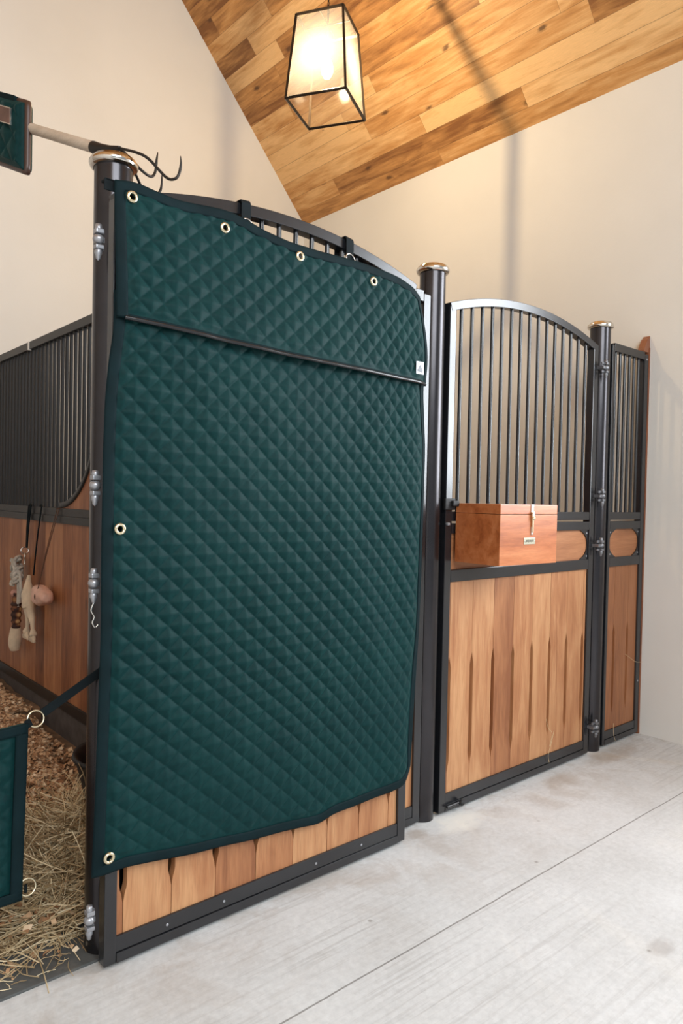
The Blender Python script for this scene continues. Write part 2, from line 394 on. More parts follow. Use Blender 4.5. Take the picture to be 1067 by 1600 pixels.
def screw(t, x, y, z, r=.0045):
    MB().lathe([(r, 0), (r, -.0012), (r * .6, -.002), (.0005, -.002)], (x, y, z), 12, 'y').build('screw', M_hinge, t)

def stall_front(t, x0, x1, yf, yb, top, jw=(0.04, 0.04), nb=15, seams=(), boardmat=M_board, slot=True, zb=0.09, rails=None, arch=True, ztop=2.2, lip=True, insert_cut=(False, True), screws=()):
    jl, jr = x0 + jw[0], x1 - jw[1]
    m = M_metal
    endz = ztop - .012
    MB().box(x0, jl, yf, yb, .012, endz, .003).build('jamb', m, t)
    MB().box(jr, x1, yf, yb, .012, endz, .003).build('jamb', m, t)
    br = MB().box(jl, jr, yf + .002, yb - .002, .042, .088, .002)
    if lip: br.box(jl, jr, yf - .002, yb, .012, .041, .002)
    br.build('bottom_rail', m, t)
    boards(jl, jr, yf + .010, yf + .036, .086, 1.012, list(seams), .175 if slot else .2, .685, .022 if slot else 0.003).build('board_panel', boardmat, t)
    MB().box(jl, jr, yf, yb, 1.010, 1.063, .003).build('middle_rail', m, t)
    # insert with rounded ends
    MB().box(jl, jr, yf + .014, yf + .032, 1.06, 1.222).build('rounded_insert', M_insert, t)
    za, zc = 1.062, 1.220; hh = (zc - za) / 2; zm = (za + zc) / 2
    for side, e in ((0, jl), (1, jr)):
        if not insert_cut[side]: continue
        s = -1 if side else 1; r = .075
        P = [(e, za), (e + s * r, za)] + [(e + s * (.008 + (r - .008) * (abs(k) / 6) ** 3.0), zm + hh * k / 6 * 0.97) for k in range(-6, 7)] + [(e + s * r, zc), (e, zc)]
        pl = MB().prism(P, yf + .007, yf + .014).build('corner_plate', m, t)
        for zz in (za + .018, zc - .018): screw(t, e + s * .014, yf + .007, zz)
    MB().box(jl, jr, yf, yb, 1.220, 1.264, .003).build('grille_rail', m, t)
    MB().box(jl, jr, yf + .002, yb - .002, 1.273, 1.315, .003).build('grille_rail', m, t)
    if arch:
        mb, zf = arch_rail(x0, x1, ztop, ztop + .098, yf - .001, yb + .001, .036)
        mb.build('arched_top_rail', m, t, .002)
    else:
        MB().box(jl, jr, yf, yb, ztop - .045, ztop, .003).build('top_rail', m, t); zf = lambda x: ztop - .04
    ym = (yf + yb) / 2
    for i in range(nb):
        x = jl + (jr - jl) * (i + .75) / (nb + .5)
        MB().lathe([(.0085, 1.31), (.0085, zf(x) + .012)], (x, ym, 0), 12).build('bar', m, t)
    for x, z in screws: screw(t, x, yf + .002, z)

# open door (folded back) carrying the quilted cover
yd = -.119
d1 = thing('stall_door', (-2.68, -.10, 0), 'open stall door of orange boards behind the dark green quilted cover', 'door')
stall_front(d1, -3.298, -2.067, yd, yd + .04, 'arch', (.037, .042), 16, [-3.239 + .155 * i for i in range(8)], ztop=2.203,
            screws=[(-3.10, .062), (-2.90, .062), (-2.52, .062), (-2.30, .062)])
for z in (2.070, 1.385, 1.110, .150): hinge(d1, -3.331, -.092, z, M_hinge, -3.315, -.082)

# closed door with the box
d2 = thing('stall_door', (-1.169, -.03, 0), 'closed stall door with arched barred top, in front of which the orange wooden box hangs', 'door')
stall_front(d2, -1.785, -.572, -.05, -.01, 'arch', (.042, .045), 15, [-1.728 + .155 * i for i in range(8)], ztop=2.203)
for z in (2.085, 1.400, 1.135, .155): hinge(d2, -.552, -.082, z, M_hinged, -.585, -.048)
# foot bolt and side latch
MB().tube([(-1.745, -.062, .035), (-1.66, -.062, .035)], .006, 10).build('bolt_rod', M_metal, d2)
bk = MB().ball((-1.655, -.068, .034), .014, 14); bk.build('bolt_knob', M_rubber, d2)
lt = MB().box(-1.80, -1.735, -.062, -.048, 1.322, 1.372, .004).box(-1.765, -1.725, -.075, -.05, 1.338, 1.362, .004)
lt.build('latch', M_rubber, d2)
MB().lathe([(.007, 0), (.007, -.014), (.0005, -.016)], (-1.775, -.05, 1.262), 12, 'y').build('latch_pin', M_hinge, d2)

# fixed panel behind the open door
d3 = thing('fixed_front_panel', (-2.54, -.03, 0), 'wide fixed stall front panel mostly hidden behind the open door, left of the middle post', 'panel')
stall_front(d3, -3.193, -1.903, -.045, -.005, 'flat', (.03, .042), 16, [-3.1 + .155 * i for i in range(8)], ztop=2.222, arch=False, zb=.06, insert_cut=(False, False))
# narrow panel at the wall
d4 = thing('fixed_front_panel', (-.2, -.03, 0), 'narrow fixed panel with six bars between the far post and the white wall', 'panel')
stall_front(d4, -.414, -.001, -.045, -.005, 'flat', (.026, .042), 6, [-.30, -.145], ztop=2.25, arch=False, boardmat=M_side, insert_cut=(True, True), lip=True)
for z in (2.21, .32): screw(d4, -.02, -.045, z, .006)
bt = MB().box(.001, XW, -.049, .0, 0, 2.28, .002)
bt.prism([(-.055, 2.252), (XW, 2.252), (XW, 2.352), (.008, 2.345), (-.012, 2.33), (-.030, 2.305), (-.046, 2.28), (-.055, 2.262)], -.044, -.004)
bt = bt.build('wall_batten', M_batten); place_base(bt, (.006, -.02, 0)); tag(bt, 'thin reddish wooden batten with curved tip between the narrow panel and white wall', 'batten')

# ------------------------------------------------------------------ partition between the stalls
XP = -2.67
pt = thing('stall_partition', (XP, 1.65, 0), 'long stall partition with dark bars over brown boards, its swan-neck rail curving beside the open door', 'partition')
def ybox(y0, y1, z0, z1, w=.02, c=.003): return MB().box(XP - w, XP + w, y0, y1, z0, z1, c)
ybox(.08, 3.285, 2.226, 2.273, .022).build('top_rail', M_pmetal, pt)
mr = ybox(.08, 3.285, 1.190, 1.231, .024); mr.box(XP - .018, XP + .018, .08, 3.285, 1.230, 1.274, .003); mr.build('middle_rail', M_pmetal, pt)
ybox(.08, 3.285, .165, .224, .022).build('bottom_rail', M_pmetal, pt)
ybox(.08, 3.285, .0, .168, .008, 0).build('kick_board', plain('grey_kick_board', (.075, .062, .058), .8, 0, .3), pt)
ybox(.06, .10, 0, 2.273, .022).build('upright', M_pmetal, pt)
ybox(.12, 3.285, .20, 1.195, .012, 0).build('board_panel', M_part, pt)
Rc = .53; yc, zc = 1.99, 1.274 + Rc
pts = [(yc - Rc * math.sin(a), zc - Rc * math.cos(a)) for a in [i / 20 * PI / 2 for i in range(21)]]
cv = MB(); vs = []
for (y, z), a in zip(pts, [i / 20 * PI / 2 for i in range(21)]):
    for dr in (0, -.030):
        for xx in (-.018, .018): vs.append((XP + xx, yc - (Rc + dr - .0) * math.sin(a), zc - (Rc + dr) * math.cos(a)))
fs = []
for i in range(20):
    b = i * 4; fs += [(b, b + 1, b + 5, b + 4), (b + 2, b + 3, b + 7, b + 6), (b, b + 2, b + 6, b + 4), (b + 1, b + 3, b + 7, b + 5)]
cv.add(vs, fs + [(0, 1, 3, 2), (80, 81, 83, 82)], True)
cv.build('curved_rail', M_pmetal, pt)
ybox(yc - Rc - .035, yc - Rc, zc, 2.235, .018).build('upright', M_pmetal, pt)
cp = [(y, z) for y, z in pts] + [(yc - Rc, 1.272)]
MB().prism([(y, z) for y, z in cp], XP - .010, XP + .010, 'yz').build('corner_board', M_part, pt)
MB().box(XP - .010, XP + .010, .10, yc - Rc, 1.272, 2.235).build('corner_board', M_part, pt)
y = 1.56
while y < 3.27:
    zb_ = 1.272 if y >= yc else zc - math.sqrt(max(0, Rc ** 2 - (y - yc) ** 2))
    MB().lathe([(.0104, zb_ - .005), (.0104, 2.235)], (XP, y, 0), 10).build('bar', M_pmetal, pt); y += .063
zt = MB().box(XP - .026, XP + .026, 2.50, 2.522, 2.222, 2.277, .003).build('cable_tie', plain('white_plastic', (.8, .78, .74), .4)); place_base(zt, (XP, 2.51, 2.222))
tag(zt, 'small white band wrapped around the dark top rail of the stall partition', 'tie')

# ------------------------------------------------------------------ quilted cover on the open door
top_pts = [(-3.318, 2.222), (-3.25, 2.234), (-3.19, 2.226), (-3.12, 2.222), (-3.03, 2.232), (-2.96, 2.238), (-2.90, 2.234), (-2.81, 2.213), (-2.71, 2.201), (-2.59, 2.199), (-2.446, 2.204), (-2.33, 2.202), (-2.20, 2.194), (-2.113, 2.172), (-2.065, 2.150)]
bot_pts = [(-3.335, .290), (-3.25, .300), (-3.05, .272), (-2.8, .245), (-2.62, .232), (-2.53, .222), (-2.47, .238), (-2.35, .240), (-2.19, .243), (-2.10, .252), (-2.06, .285), (-2.04, .33)]
lef_pts = [(.290, -3.340), (.51, -3.335), (.78, -3.330), (.96, -3.327), (1.22, -3.330), (1.49, -3.327), (1.63, -3.322), (1.738, -3.312), (1.78, -3.305), (1.846, -3.298), (2.02, -3.303), (2.216, -3.309)]
rig_pts = [(.30, -2.050), (.55, -2.037), (.85, -2.018), (1.06, -2.012), (1.3, -2.010), (1.57, -2.006), (1.7, -2.018), (1.80, -2.026), (1.9, -2.012), (1.975, -2.012), (2.05, -2.028), (2.15, -2.062)]
def interp(P, x):
    if x <= P[0][0]: return P[0][1]
    for i in range(len(P) - 1):
        if x <= P[i + 1][0]:
            a, b = P[i], P[i + 1]; u = (x - a[0]) / (b[0] - a[0]); u = u
            return a[1] + (b[1] - a[1]) * u
    return P[-1][1]
def smooth_tab(P, lo, hi, n=200, rad=4):
    v = [interp(P, lo + (hi - lo) * i / n) for i in range(n + 1)]
    for _ in range(3): v = [sum(v[max(0, i - rad):i + rad + 1]) / len(v[max(0, i - rad):i + rad + 1]) for i in range(n + 1)]
    return lambda x: v[max(0, min(n, int((x - lo) / (hi - lo) * n)))] if True else 0
def lin_tab(P, lo, hi, n=400, rad=6):
    v = [interp(P, lo + (hi - lo) * i / n) for i in range(n + 1)]
    for _ in range(2): v = [sum(v[max(0, i - rad):i + rad + 1]) / len(v[max(0, i - rad):i + rad + 1]) for i in range(n + 1)]
    def f(x):
        q = max(0.0, min(n - 1e-6, (x - lo) / (hi - lo) * n)); i = int(q); u = q - i; return v[i] * (1 - u) + v[i + 1] * u
    return f
LZ = lin_tab(lef_pts, .28, 2.23); RZ = lin_tab(rig_pts, .25, 2.2); TX = lin_tab(top_pts, -3.34, -2.03); BX = lin_tab(bot_pts, -3.34, -2.0)
DG = .090
def pillow(a, b, amp=.013):
    # stitched diamonds, a and b counted in diamonds: distance to the nearest seam of the two line families
    p = a + b; q = a - b
    dp = abs(p - round(p)); dq = abs(q - round(q))
    m = 2 * min(dp, dq); w = math.sqrt(max(0.0, math.sin(PI * dp)) * max(0.0, math.sin(PI * dq)))
    return amp * (.72 * m ** .72 + .28 * w)
# the diamonds narrow towards the right edge, where the cloth is gathered
_U = [0.0]
for _i in range(400):
    _s = (_i + .5) / 400; _w = .078 if _s < .45 else .078 - .020 * (_s - .45) / .55
    _U.append(_U[-1] + 1.40 / 400 / _w)
def qx(x):
    t = max(0, min(399.999, (x + 3.36) / 1.40 * 400)); i = int(t); return _U[i] + (_U[i + 1] - _U[i]) * (t - i)
def nz(x, z, s, seed=0.0): return noise.noise(Vector((x * s + seed, z * s - seed, seed * 1.7)))

def cover_point(s, t, upper, off=0.0, flat=False):
    """s across 0..1, t down 0..1; upper = the front flap"""
    if upper:
        xl, xr = LZ(2.23 - .37 * t), RZ(2.17 - .36 * t)
        x = xl + (xr - xl) * s
        zt_, zb_ = TX(x), 1.855 - .010 * s - .028 * math.sin(PI * s) ** 1.0 * .3 - .030 * s
        z = zt_ + (zb_ - zt_) * t
        xl, xr = LZ(z), RZ(z); x = xl + (xr - xl) * s
    else:
        x = -3.32 + 1.29 * s
        zb_ = BX(x); zt_ = 1.93
        z = zt_ + (zb_ - zt_) * t
        xl, xr = LZ(z), RZ(z); x = xl + (xr - xl) * s
        zb_ = BX(x); z = zt_ + (zb_ - zt_) * t
    e = min(x - xl, xr - x) if not upper else min(x - xl, xr - x, zt_ - z + .012, z - zb_ + .012)
    if not upper: e = min(e, z - zb_)
    h = pillow(qx(x + .010 * nz(x, z, 2.2)), (z + .010 * nz(x, z, 2.0, 5.0)) / .0695) * max(0, min(1, (e - .026) / .022))
    h *= (.8 + .5 * nz(x, z, 1.7, 3.0))
    y = yd - .006
    # drape
    y -= .012 + .012 * nz(x * 1.0, z * .45, 2.3, 1.0) + .007 * nz(x * 1.3 + z * .35, z * .3, 5.0, 9.0)
    y -= .0022 * nz(x * 1.0, z * 1.0, 24.0, 2.0) * max(0, min(1, e / .03))
    if upper:
        y -= .010 + .026 * (max(0.0, t) ** 2.2) * (max(0.0, math.sin(PI * min(1, max(0, s * .9 + .04)))) ** .6)
        y -= .006 * nz(x + z * .8, z * .3, 9.0, 4.0) * t
    else:
        y -= .010 * math.sin(PI * t) * .6
        k = max(0, .12 - t) / .12; y += 0.0 * k
        y -= .014 * max(0, (t - .9) / .1) * nz(x, 0, 3.0, 8.0)
    if s > .93: y += ((s - .93) / .07) ** 2 * .022
    if s < .05: y += ((.05 - s) / .05) ** 2 * .008
    y = y - (0 if flat else h) - off
    return Vector((x, min(y, yd - .003), z))

def surf(nx, nzv, f, smooth=True):
    vs = [f(i / nx, j / nzv) for j in range(nzv + 1) for i in range(nx + 1)]
    fs = [(j * (nx + 1) + i, j * (nx + 1) + i + 1, (j + 1) * (nx + 1) + i + 1, (j + 1) * (nx + 1) + i) for j in range(nzv) for i in range(nx)]
    return vs, fs

cov = thing('quilted_door_cover', (-2.67, -.14, .25), 'dark green diamond-quilted cover with brass eyelets draped over the open stall door', 'door cover')
eyelets = [(-3.262, 2.190, 1), (-2.960, 2.184, 1), (-2.672, 2.164, 1), (-2.340, 2.150, 1), (-3.283, 1.266, 0), (-3.298, .340, 0)]
def cut(vs, fs, holes, r=.0085):
    out = []
    for f in fs:
        c = sum((vs[i] for i in f), Vector()) / len(f)
        if all((c.x - hx) ** 2 + (c.z - hz) ** 2 > r * r for hx, hz in holes): out.append(f)
    return out
vs, fs = surf(360, 460, lambda s, t: cover_point(s, t, False))
o = MB(); o.add(vs, cut(vs, fs, [(a, b) for a, b, u in eyelets if not u]), True); o = o.build('quilted_panel', M_quilt, cov)
md = o.modifiers.new('s', 'SOLIDIFY'); md.thickness = .004; md.offset = 0
vs, fs = surf(360, 112, lambda s, t: cover_point(s, t, True))
o = MB(); o.add(vs, cut(vs, fs, [(a, b) for a, b, u in eyelets if u]), True); o = o.build('front_flap', M_quilt, cov)
md = o.modifiers.new('s', 'SOLIDIFY'); md.thickness = .004; md.offset = 0
# bindings: flat cloth strips along the edges
def strip(fn, n, name, w=.004):
    vs, fs = surf(n, 5, fn); b = MB(); b.add(vs, fs, True); b = b.build(name, M_binding, cov)
    m_ = b.modifiers.new('s', 'SOLIDIFY'); m_.thickness = .005; m_.offset = 0
W_ = .0235
def bulge(v): return .0025 + .002 * math.sin(PI * v)
strip(lambda u, v: cover_point(-.001 + W_ * v, u, False, bulge(v), True), 260, 'side_binding')
strip(lambda u, v: cover_point(1.001 - W_ * v * .8, u, False, bulge(v), True), 260, 'side_binding')
strip(lambda u, v: cover_point(u, 1.001 - .0175 * v, False, bulge(v), True), 220, 'bottom_binding')
strip(lambda u, v: cover_point(u, -.004 + .075 * v, True, bulge(v), True), 220, 'top_binding')
strip(lambda u, v: cover_point(-.001 + W_ * v, u, True, bulge(v), True), 80, 'side_binding')
strip(lambda u, v: cover_point(1.001 - W_ * v * .8, u, True, bulge(v), True), 80, 'side_binding')
pp = [cover_point(i / 120, 1.0, True, .004, True) for i in range(2, 120)]
o = MB().tube(pp, .0065, 10).build('flap_piping', M_piping, cov); o['label'] = 'shiny black piping along the flap edge'
strip(lambda u, v: cover_point(u, .972 + .028 * v, True, .002 + .001 * math.sin(PI * v), True), 220, 'flap_hem')
def cover_y(x, z, up_):
    s = (x - LZ(z)) / (RZ(z) - LZ(z))
    best = None
    lo, hi = 0.0, 1.0
    for _ in range(30):
        m_ = (lo + hi) / 2
        if cover_point(s, m_, up_, 0, True).z > z: lo = m_
        else: hi = m_
    return cover_point(s, lo, up_, 0, True).y
for ex, ez, u in eyelets:
    yy = cover_y(ex, ez, bool(u)) - (.0095 if u else .011)
    prof = [(.0085, .004), (.0085, -.001), (.010, -.0028), (.0125, -.0032), (.0155, -.0018), (.0170, .0012), (.0170, .003)]
    MB().lathe([(r, h) for r, h in prof], (ex, yy, ez), 28, 'y', caps=False).build('eyelet', M_brass, cov)
# sewn label
ly = cover_y(-2.096, 1.872, True) - .0155
M_lab = plain('pale_label', (.42, .44, .47), .45, .2, .1)
lb = MB().box(-2.118, -2.076, ly - .002, ly, 1.845, 1.893, .0005).build('sewn_label', M_lab, cov)
MB().prism([(-2.110, 1.856), (-2.085, 1.852), (-2.082, 1.862), (-2.090, 1.870), (-2.096, 1.880), (-2.101, 1.874), (-2.104, 1.866), (-2.111, 1.862)], ly - .0032, ly - .002).build('label_mark', plain('grey_print', (.16, .17, .19), .5), lb)
# straps round the arched rail
def strap_loop(x, zr_, slope):
    mb = MB(); w = .017; y0, y1 = yd - .010, yd + .050; zt2, zb2 = zr_ + .006, zr_ - .046
    P = [(y0, zb2 - .02), (y0 - .002, zb2), (y0 - .001, zt2 - .008), (y0 + .006, zt2 + .001), (y1 - .006, zt2 + .001), (y1, zt2 - .006), (y1 + .001, zb2), (y1 - .015, zb2 - .012), (y0 + .012, zb2 - .026)]
    th = .003; vs = []
    n = len(P)
    for xx in (-w, w):
        for (py, pz) in P: vs.append((x + xx, py, pz + xx * slope))
    vs2 = []
    cyy = (y0 + y1) / 2; czz = (zt2 + zb2) / 2
    for v in vs: d = Vector((0, v[1] - cyy, v[2] - czz)).normalized() * th; vs2.append((v[0], v[1] + d.y, v[2] + d.z))
    fs = []
    for i in range(n - 1): fs += [(i, i + 1, n + i + 1, n + i)]
    k = len(vs); allv = vs + vs2
    fs2 = fs + [tuple(a + k for a in f) for f in fs]
    for i in range(n - 1): fs2 += [(i, i + 1, k + i + 1, k + i), (n + i, n + i + 1, k + n + i + 1, k + n + i)]
    mb.add(allv, fs2); st = mb.build('strap', M_black, cov)
    c = (x, y0 - .008, zb2 - .024)
    R2 = []
    for i in range(20):
        a = 2 * PI * i / 20; R2.append((c[0] + .021 * math.cos(a), c[1] + .004 * math.sin(a), c[2] + slope * .021 * math.cos(a) + .019 * math.sin(a)))
    MB().tube(R2, .0026, 8, closed=True).build('strap_ring', M_silver, st)
strap_loop(-2.872, 2.291, -.08 * -1.0)
strap_loop(-2.432, 2.284, -.13)
cl = MB().box(-3.335, -3.285, yd - .018, yd - .013, 2.196, 2.228, .002).box(-3.332, -3.300, yd - .018, yd + .012, 2.222, 2.229, .002)
cl.build('corner_loop', M_black, cov)

# ------------------------------------------------------------------ wooden box hanging on the closed door
bx = thing('wooden_box', (-1.53, -.19, 1.10), 'varnished orange wooden box with metal hasp hanging on the closed stall door', 'box')
Mx = Matrix.Translation((-1.5475, -.18, 0)) @ Matrix.Rotation(math.radians(-3.0), 4, 'Z')
x0, x1, y0, y1 = -.184, .199, -.128, .115
b = MB()
b.box(x0, x1, y0, y0 + .014, 1.100, 1.310, .0015, Mx); b.box(x0, x1, y1 - .014, y1, 1.100, 1.310, .0015, Mx)
b.box(x0, x0 + .014, y0 + .014, y1 - .014, 1.100, 1.310, 0, Mx); b.box(x1 - .014, x1, y0 + .014, y1 - .014, 1.100, 1.310, 0, Mx)
b.box(x0 + .01, x1 - .01, y0 + .01, y1 - .01, 1.100, 1.112, 0, Mx); b.build('box_body', M_box, bx)
MB().box(x0, x1, y0, y1, 1.3115, 1.352, .002, Mx).build('lid', M_box, bx)
hs = MB().box(.012, .030, y0 - .003, y0, 1.320, 1.352, .001, Mx).build('hasp', M_silver, bx)
MB().box(.015, .027, y0 - .004, y0, 1.225, 1.258, .001, Mx).build('staple_plate', M_silver, bx)
lv = MB().box(.013, .029, y0 - .010, y0 - .003, 1.285, 1.322, .002, Mx).ball((.021, y0 - .009, 1.295), .008, 12, M=Mx).box(.017, .026, y0 - .008, y0 - .002, 1.235, 1.290, .002, Mx)
lv.build('catch', M_brass, hs)
npl = MB().box(-.030, .045, y0 - .002, y0, 1.185, 1.212, .0008, Mx).build('name_plate', plain('plate_brass', (.45, .43, .33), .35, .8), bx)
pl = MB()
for k in range(9):
    xx = -.020 + k * .0062; pl.box(xx, xx + .0035, y0 - .0026, y0 - .002, 1.193 + (.002 if k % 3 else 0), 1.204, 0, Mx)
pl.build('engraving', plain('engraved_dark', (.10, .09, .07), .6), npl)
for xx in (-.026, .041): MB().lathe([(.0025, 0), (.002, -.0012), (.0004, -.0015)], (xx, y0 - .002, 1.1985), 10, 'y', M=Mx).build('screw', M_silver, bx)
hk = MB().box(-1.66, -1.40, -.066, -.051, 1.21, 1.262, .002).box(-1.64, -1.62, -.066, -.010, 1.262, 1.318, .002).box(-1.45, -1.43, -.066, -.010, 1.262, 1.318, .002)
hk = MB().box(-1.67, -1.39, -.0675, -.052, 1.19, 1.212, .002)
for xx in (-1.64, -1.43): hk.box(xx, xx + .02, -.0675, -.052, 1.21, 1.322, .001).box(xx, xx + .02, -.0675, -.03, 1.3165, 1.322, .001)
hk.build('hanging_bracket', M_rubber, bx)

# ------------------------------------------------------------------ lantern
LX, LY = -1.361, 1.326
th0 = math.radians(-15)
def corner(i, r): a = th0 + i * PI / 2; return (LX + r * math.cos(a), LY + r * math.sin(a))
zb0, zt0, rb, rtp = 3.70, 4.20, .262, .205
ln = thing('pendant_lantern', (LX, LY, zb0), 'tapered glass pendant lantern with dark metal edges glowing below the plank ceiling', 'lantern')
B4 = [Vector((*corner(i, rb), zb0)) for i in range(4)]; T4 = [Vector((*corner(i, rtp), zt0)) for i in range(4)]
M_lmetal = plain('bronze_metal', (.045, .032, .022), .35, .7, .15)
fr = MB()
for i in range(4):
    j = (i + 1) % 4
    fr.tube([B4[i], T4[i]], .0100, 4); fr.tube([B4[i], B4[j]], .0100, 4); fr.tube([T4[i], T4[j]], .0100, 4)
fr.build('lantern_frame', M_lmetal, ln)
for i in range(4):
    j = (i + 1) % 4; c0 = (B4[i] + B4[j] + T4[i] + T4[j]) / 4; ax = Vector((LX, LY, c0.z)); inn = (ax - c0).normalized() * .003
    vs = [B4[i] + inn, B4[j] + inn, T4[j] + inn, T4[i] + inn]
    g = MB(); g.add(vs, [(0, 1, 2, 3)]); g = g.build('glass_pane', M_glass, ln)
    md = g.modifiers.new('s', 'SOLIDIFY'); md.thickness = .003
cr = MB().tube([T4[0] * .5 + T4[1] * .5, T4[2] * .5 + T4[3] * .5], .005, 8).tube([T4[1] * .5 + T4[2] * .5, T4[3] * .5 + T4[0] * .5], .005, 8)
cr.build('top_cross_bar', M_lmetal, ln)
sm = MB().tube([(LX, LY, zt0 + .005), (LX, LY, zt0 - .12)], .006, 10).lathe([(.018, -.05), (.018, .0), (.01, .01)], (LX, LY, zt0 - .12), 20)
sm = sm.build('lamp_holder', M_brass, ln)
bulb = MB().lathe([(.0005, -.20), (.02, -.192), (.034, -.165), (.037, -.14), (.030, -.105), (.018, -.08), (.015, -.05)], (LX, LY, zt0 - .12), 24, caps=False)
bulb.build('bulb', M_bulb, ln)
pl_ = bpy.data.lights.new('lantern_light', 'POINT'); pl_.energy = 72; pl_.color = (1.0, .74, .42); pl_.shadow_soft_size = .012
po = bpy.data.objects.new('lantern_light', pl_); COL.objects.link(po); po.parent = ln; po.location = (0, 0, .235)
ztc = HC - LX * SL
ch = MB(); z = zt0 + .01; k = 0
while z < ztc - .05:
    pts_ = []
    for i in range(12):
        a = 2 * PI * i / 12; w = .007 * math.cos(a); h_ = .016 * math.sin(a)
        pts_.append((LX + (w if k % 2 else 0), LY + (0 if k % 2 else w), z + .016 + h_))
    ch.tube(pts_, .0018, 6, closed=True); z += .026; k += 1
ch.build('chain', M_lmetal, ln)
MB().tube([(LX + .006 * math.sin(i * .9), LY + .006 * math.cos(i * .9), zt0 + i * (ztc - zt0) / 40) for i in range(41)], .002, 6).build('flex_cable', M_black, ln)
MB().lathe([(.0005, -.07), (.045, -.06), (.055, -.03), (.055, .06)], (LX, LY, ztc), 28).build('ceiling_rose', M_lmetal, ln)

# ------------------------------------------------------------------ hay fork lying over the first post
fk = thing('hay_fork', (-3.25, 0, 2.37), 'metal hay fork with pale wooden handle lying across the cap of the nearest post', 'fork')
H0 = Vector((-3.256, .110, 2.417)); Hd = (Vector((-3.34, .454, 2.574)) - H0).normalized()
M_iron = plain('forged_iron', (.03, .026, .023), .45, .6, .2)
MB().tube([H0 + Hd * d for d in (0, .2, .5, .9, 1.25)], [.0175, .0172, .017, .017, .017], 20).build('handle', M_handle, fk)
N0 = Vector((-3.228, .010, 2.392))
MB().tube([H0 + Hd * .02, H0 - Hd * .02, N0 + Vector((-.012, .04, .008)), N0], [.0186, .0172, .010, .007], 16).build('socket', M_iron, fk)
def spl(P, n=10):
    P = [Vector(p) for p in P]; out = []
    Q = [P[0]] + P + [P[-1]]
    for i in range(1, len(Q) - 2):
        for k in range(n):
            t = k / n; a, b_, c, d_ = Q[i - 1], Q[i], Q[i + 1], Q[i + 2]
            out.append(.5 * ((2 * b_) + (c - a) * t + (2 * a - 5 * b_ + 4 * c - d_) * t * t + (3 * b_ - a - 3 * c + d_) * t ** 3))
    out.append(P[-1]); return out
for P in ([N0, (-3.195, .0, 2.365), (-3.165, .0, 2.345), (-3.128, .012, 2.340), (-3.108, .022, 2.362), (-3.102, .024, 2.405), (-3.096, .030, 2.430)],
          [N0, (-3.205, -.060, 2.362), (-3.180, -.086, 2.342), (-3.142, -.118, 2.292), (-3.125, -.140, 2.286), (-3.115, -.146, 2.303), (-3.112, -.150, 2.330), (-3.114, -.150, 2.352)],
          [N0, (-3.175, .03, 2.35), (-3.12, .07, 2.315), (-3.078, .085, 2.320), (-3.055, .088, 2.345), (-3.050, .090, 2.405)]):
    pts_ = spl(P); n = len(pts_)
    MB().tube(pts_, [.0042 if i < n * .75 else .0042 * (1 - (i - n * .75) / (n * .25) * .85) + .0004 for i in range(n)], 10).build('tine', M_iron, fk)

# quilted bag hanging on the fork handle
pb = thing('quilted_bag', tuple(H0 + Hd * .60), 'dark green quilted bag with brown label hanging on the pale fork handle', 'bag')
pc = H0 + Hd * .392
ux = Hd; un = ux.cross(Vector((0, 0, 1))).normalized()
if un.dot(Vector((-4.14, -2.07, 1.37)) - pc) < 0: un = -un
pc = pc + un * .012; uz = Vector((0, 0, 1)); uzz = uz
def bagpt(a, bq, side, amp=1):  # a along (0 at right end .. .42), b height from -.145 to .075
    ed = min(a, .42 - a, bq + .148, .076 - bq); r = min(1, max(0, ed / .02)) ** .5
    q = pillow(a / .09, bq / .09, .010) * (1 if ed > .018 else 0)
    return pc + ux * a + uzz * bq + un * side * (.008 + .020 * r + (q if side > 0 else 0))
for side in (1, -1):
    vs, fs = surf(110, 56, lambda s, t: bagpt(.42 * s, .076 - .224 * t, side))
    m_ = MB(); m_.add(vs, fs, True)
    m_.build('bag_front' if side > 0 else 'bag_back', M_quilt, pb)
ed = [bagpt(0, .076 - .224 * i / 20, 0) for i in range(21)] + [bagpt(.42 * i / 20, -.148, 0) for i in range(1, 21)] + [bagpt(.42, -.148 + .224 * i / 20, 0) for i in range(1, 21)] + [bagpt(.42 - .42 * i / 20, .076, 0) for i in range(1, 20)]
M_leather = plain('brown_piping', (.06, .03, .022), .4, 0, .2)
MB().tube(ed, .0115, 10, closed=True).build('brown_edge_piping', M_leather, pb)
def slab(a0, a1, b0, b1, h0, h1):
    vs = [pc + ux * a + uzz * b_ + un * h for h in (h0, h1) for a, b_ in ((a0, b0), (a1, b0), (a1, b1), (a0, b1))]
    m_ = MB(); m_.add(vs, [(0, 1, 2, 3), (4, 5, 6, 7), (0, 1, 5, 4), (1, 2, 6, 5), (2, 3, 7, 6), (3, 0, 4, 7)]); return m_
pf = slab(.040, .30, -.016, .040, .036, .041).build('label_frame', M_silver, pb)
slab(.0435, .2965, -.0125, .0365, .041, .0425).build('brown_label', plain('brown_leather', (.16, .085, .065), .6, 0, .35), pf)
slab(.055, .36, .060, .088, -.02, .02).build('top_band', M_binding, pb)

